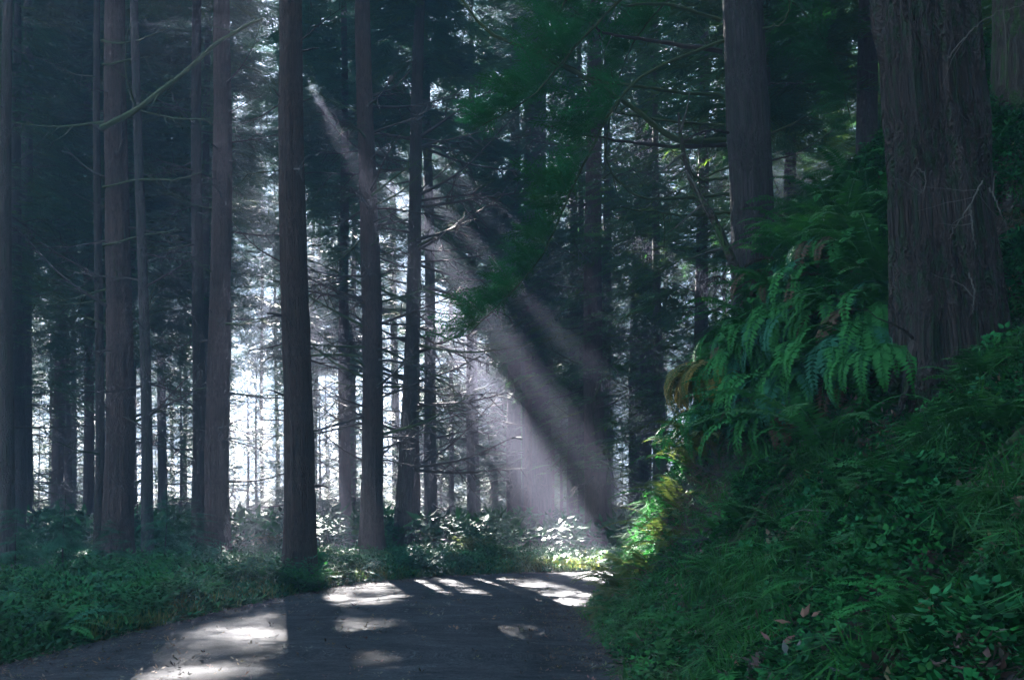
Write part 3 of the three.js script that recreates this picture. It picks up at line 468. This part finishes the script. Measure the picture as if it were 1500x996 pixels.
for (let k = 0; k < 70; k++) {
  const d = rr(10, 24), l = Math.pow(rnd(), 1.3) * 4 + 0.25, e = leftLine.reduce((a, p) => Math.abs(-p.z - d) < Math.abs(-a.z - d) ? p : a, leftLine[0]), x = e.x - l;
  if (x < -0.54 * d) continue;
  const kv = [0, 2, 0, 1, 2][ri(5)];
  shrub(kv, `${['dark green', 'bright green', 'tall blue-green'][kv]} leafy shrub in the thicket along the left road edge`, 'shrubs along the left road edge', V(x, groundAt(x, -d), -d), rr(0.35, 1.1), 'verge_shrub');
}
for (let k = 0; k < 60; k++) { const d = rr(28, 60), px = rr(-40, 900), p = onGround(px, d); if (d < 36 && px > 730) continue; const kf = ri(4); shrub(kf, `${['dark green', 'bright green', 'blue-green', 'yellow-green'][kf]} hazy shrub among the trunks deep in the forest`, 'shrubs deep in the forest', p, rr(1.0, 2.0), 'forest_shrub'); }
for (const [px, d, h] of [[240, 23, 1.9], [90, 20, 1.7], [285, 24, 1.6], [20, 18, 1.6], [160, 21, 1.3]]) {
  const g = thing('hemlock_sapling', 'feathery young hemlock with flat drooping sprays left of the road', 'sapling', onGround(px, d), 'young hemlocks left of the road'), b = new Build();
  b.tube(bend(V(0, 0, 0), V(0.03, 1, 0), h, 8, 0.02, 0.02), t => 0.02 * (1 - t) + 0.004, 6); mesh('trunk', b.geo(), bark.grey, g);
  for (let k = 0; k < 44; k++) { const y = rr(0.25, 1) * h, m = mesh('spray', nearSprays[ri(3)], leaf.blueFern, g); m.position.set(0, y, 0); m.rotation.set(rr(-0.3, 0.3), rr(0, 6.28), rr(-0.3, 0.3), 'YZX'); m.scale.setScalar((1.25 - y / h) * h * rr(0.4, 0.6)); }
}

seed = 489;
// ---------------------------------------------------------------- what nobody could count
function scatter(name, label, geo, mat, spots, parent = scene) {
  const im = new THREE.InstancedMesh(geo, mat, spots.length); im.name = name; im.castShadow = im.receiveShadow = true;
  spots.forEach(([p, s, w, tilt], k) => { E.set(rr(-tilt, tilt), rr(0, 6.28), rr(-tilt, tilt)); im.setMatrixAt(k, M4.compose(p, Q.setFromEuler(E), SC.set(s, s, s))); im.setColorAt(k, C.setRGB(w[0], w[1], w[2])); });
  parent.add(im); return tag(im, label, null, null, 'stuff');
}
function sprigGeo(n, size, h, wide, kind = 'blade') { const b = new Build(); for (let k = 0; k < n; k++) { const a = rr(0, 6.28), d = V(Math.cos(a), rr(-0.3, 0.7), Math.sin(a)).normalize(), s = V(-d.z, rr(-0.4, 0.4), d.x).normalize(); b[kind](V(Math.cos(a) * rr(0, 0.08), rr(0, h), Math.sin(a) * rr(0, 0.08)), d, s, size * rr(0.6, 1.2), size * wide * rr(0.7, 1.2), 0.15); } return b.geo(); }
const tone = (a, b) => { const w = rr(a, b), y = rnd(); return [w * (0.75 + 0.8 * y * y), w, w * rr(0.7, 1.4)]; };
{
  const spots = [], litter = [], twigs = [], herbs = [], grass = [], needles = [];
  while (spots.length < 23000) { const d = spots.length % 3 ? 3.4 + 14.5 * Math.pow(rnd(), 1.1) : rr(10.5, 17.5), s = Math.pow(rnd(), 0.8) * 6, e = rightLine.reduce((a, p) => Math.abs(-p.z - d) < Math.abs(-a.z - d) ? p : a, rightLine[0]), x = e.x + s + 0.05; const z = -d; if (x / d > 0.56 || sideOf(rightLine, x, z) < 0.05) continue;
    const bare = Math.hypot((x - 2.35) / 0.35, (d - 12.0) / 0.8); if (bare < 1 + fbm(x * 2, 1, z * 2) && rnd() < 0.85) continue;
    const cl = fbm(x * 1.3, 21, z * 1.3, 3); if (cl < -0.12 && rnd() < 0.8) continue;
    spots.push([V(x, groundAt(x, z) + rr(-0.02, 0.1) + Math.max(0, cl) * 0.5, z), rr(0.6, 1.2) * (1 + cl), tone(0.4, 1.7), 0.7]); }
  scatter('bank_leaf_cover', 'mat of small dark green leaves covering the lower bank', sprigGeo(15, 0.05, 0.13, 0.6, 'ovate'), leaf.ivy, spots);
  const tufts = [], dead = [];
  for (let k = 0; k < 9000 && tufts.length < 1500; k++) { const d = rr(4, 15), x = rr(0.9, 6), z = -d; if (x / d > 0.55 || sideOf(rightLine, x, z) < 0.02 || fbm(x * 0.9, 31, z * 0.9, 2) < 0.02) continue; tufts.push([V(x, groundAt(x, z) + 0.03, z), rr(0.7, 1.6), tone(0.5, 1.4), 0.5]); }
  for (let k = 0; k < 9000 && dead.length < 2200; k++) { const d = rr(4, 15), x = rr(0.9, 6), z = -d; if (x / d > 0.55 || sideOf(rightLine, x, z) < 0.02 || fbm(x * 1.1, 41, z * 1.1, 2) < 0) continue; dead.push([V(x, groundAt(x, z) + rr(0.02, 0.16), z), rr(0.7, 1.5), tone(0.4, 1.2), 0.9]); }
  const tb = new Build(); for (let k = 0; k < 18; k++) { const a = rr(0, 6.28), up = V(Math.cos(a) * 0.5, 0.9, Math.sin(a) * 0.5).normalize(), o = V(rr(-0.05, 0.05), 0, rr(-0.05, 0.05)), l = rr(0.12, 0.25), e = o.clone().addScaledVector(up, l * 0.8); tb.dia(o, up, V(-Math.sin(a), 0, Math.cos(a)), l, 0.011); tb.dia(e, V(Math.cos(a) * 0.8, -0.3, Math.sin(a) * 0.8).normalize(), V(-Math.sin(a), 0, Math.cos(a)), l * 0.9, 0.009); }
  scatter('bank_grass', 'drooping grass tufts among the leaves on the bank', tb.geo(), leaf.fern2, tufts);
  scatter('bank_dead_leaves', 'withered brown leaves caught in the plants on the bank', sprigGeo(4, 0.075, 0.05, 0.4), leaf.litter, dead);
  while (twigs.length < 700) { const x = rr(1.1, 4), d = rr(9, 15.5); if (sideOf(rightLine, x, -d) < 0.1) continue; if (Math.hypot((x - 2.35) / 0.5, (d - 12.0) / 1.0) > rr(0.6, 1.3)) continue; twigs.push([V(x, groundAt(x, -d) + rr(0, 0.08), -d), rr(0.2, 0.55), [rr(1, 2.6), rr(1, 2.4), rr(1, 2.5)], 0.9]); }
  scatter('bank_twig_litter', 'tangle of dry grey twigs on the bare part of the bank', deadBranches[0], wood.dead, twigs);
  while (litter.length < 9000) { const d = rr(4, 45), x = rr(-0.58, 0.55) * d, z = -d, l = -sideOf(leftLine, x, z), r = sideOf(rightLine, x, z); if (l < -0.25 && r < -0.2 && rnd() < 0.72 || (r > 0.3 && rnd() < 0.5)) continue; const y = l > 0 || r > 0 ? groundAt(x, z) : 0.005 + 0.05 * clamp(Math.min(-l, -r) / 2, 0, 1); litter.push([V(x, y + 0.015, z), rr(0.5, 1.2), tone(0.4, 1.5), 0.5]); }
  for (let k = 0; k < 3500; k++) { const line = rnd() < 0.65 ? leftLine : rightLine, p = line[20 + ri(80)], sg = line === leftLine ? 1 : -1, o = Math.pow(rnd(), 2) * 0.9, x = p.x + sg * o + rr(-0.2, 0.2), z = p.z + rr(-0.4, 0.4), l = -sideOf(leftLine, x, z), r = sideOf(rightLine, x, z); if (l > 0 || r > 0) continue; litter.push([V(x, 0.012 + 0.05 * clamp(Math.min(-l, -r) / 2, 0, 1), z), rr(0.3, 0.8), tone(0.3, 1.2), 0.35]); }
  scatter('leaf_litter', 'fallen brown leaves and needles on the forest floor', sprigGeo(5, 0.06, 0.01, 0.4), leaf.litter, litter);
  while (herbs.length < 12000) { const d = rr(9, 32), l = Math.pow(rnd(), 1.5) * 7, e = leftLine.reduce((a, p) => Math.abs(-p.z - d) < Math.abs(-a.z - d) ? p : a, leftLine[0]), x = d > 24.5 ? rr(-0.5, 0.12) * d : e.x - l, z = -d; const s = -sideOf(leftLine, x, z); if (s < 0.02 || x < -0.56 * d) continue; herbs.push([V(x, groundAt(x, z) + rr(0, 0.22 * smooth(0, 0.8, s)), z), rr(0.7, 1.5), tone(0.5, 1.5), 0.5]); }
  scatter('verge_herbs', 'low mixed herbs covering the verge left of the road', sprigGeo(13, 0.08, 0.16, 0.45, 'ovate'), leaf.herb, herbs);
  while (grass.length < 7000) { const d = rr(12, 34), x = rr(-0.5, 0.25) * d, z = -d, s = -sideOf(leftLine, x, z); if (s < 0 || s > 1.6 + 6 * rnd() * rnd()) continue; grass.push([V(x, groundAt(x, z), z), rr(0.6, 1.5), tone(0.6, 1.5), 0.3]); }
  const gb = new Build(); for (let k = 0; k < 14; k++) { const a = rr(0, 6.28), d = V(Math.cos(a) * 0.4, 1, Math.sin(a) * 0.4).normalize(); gb.dia(V(rr(-0.06, 0.06), 0, rr(-0.06, 0.06)), d, V(-Math.sin(a), 0, Math.cos(a)), rr(0.1, 0.24), 0.012); }
  scatter('verge_grass', 'short grass along the road edge', gb.geo(), leaf.pale, grass);
  const far = []; while (far.length < 5000) { const d = rr(30, 74), x = rr(-0.6, 0.6) * d; if (sideOf(rightLine, x, -d) > 0 || -sideOf(leftLine, x, -d) < 0.5) continue; far.push([V(x, groundAt(x, -d) + rr(0, 0.5), -d), rr(2, 4.5), tone(0.5, 1.4), 0.5]); }
  scatter('forest_undergrowth', 'hazy low undergrowth between the far trunks', sprigGeo(12, 0.12, 0.2, 0.4), leaf.herb, far);
}

seed = 911;
for (const [px, d, ang, L, moss] of [[1010, 11.6, 2.4, 1.9, 0], [1120, 10.4, 2.7, 2.2, 1], [1230, 8.6, 2.2, 1.6, 0], [960, 12.2, 0.6, 1.4, 0], [1340, 7.2, 2.9, 1.8, 1], [1180, 11, 1.9, 2.4, 0]]) {
  const p = onGround(px, d, 0.14), g = thing('fallen_branch', `${moss ? 'mossy green' : 'bare grey'} fallen branch lying among leaves on the lower bank`, 'branch', p, moss ? 'mossy fallen branches on the bank' : 'bare fallen branches on the bank'), b = new Build(), dx = Math.cos(ang), dz = Math.sin(ang), pts = [];
  for (let k = 0; k <= 8; k++) { const t = (k / 8 - 0.5) * L, x = p.x + dx * t, z = p.z + dz * t; pts.push(V(dx * t, groundAt(x, z) + 0.13 - p.y + fbm(k * 0.6, px, 1) * 0.08, dz * t)); }
  b.tube(pts, t => 0.028 * (1 - 0.7 * t), 7); mesh('stem', b.geo(), moss ? wood.mossy : wood.pale, g);
  for (let k = 0; k < 5; k++) { const q = new Build(); q.tube(bend(pts[2 + k], V(rr(-1, 1), rr(0, 0.5), rr(-1, 1)).normalize(), rr(0.25, 0.6), 4, 0.2, 0.06), t => 0.01 * (1 - t) + 0.002, 4); mesh('twig', q.geo(), moss ? wood.mossy : wood.pale, g); }
}

renderer.render(scene, camera);
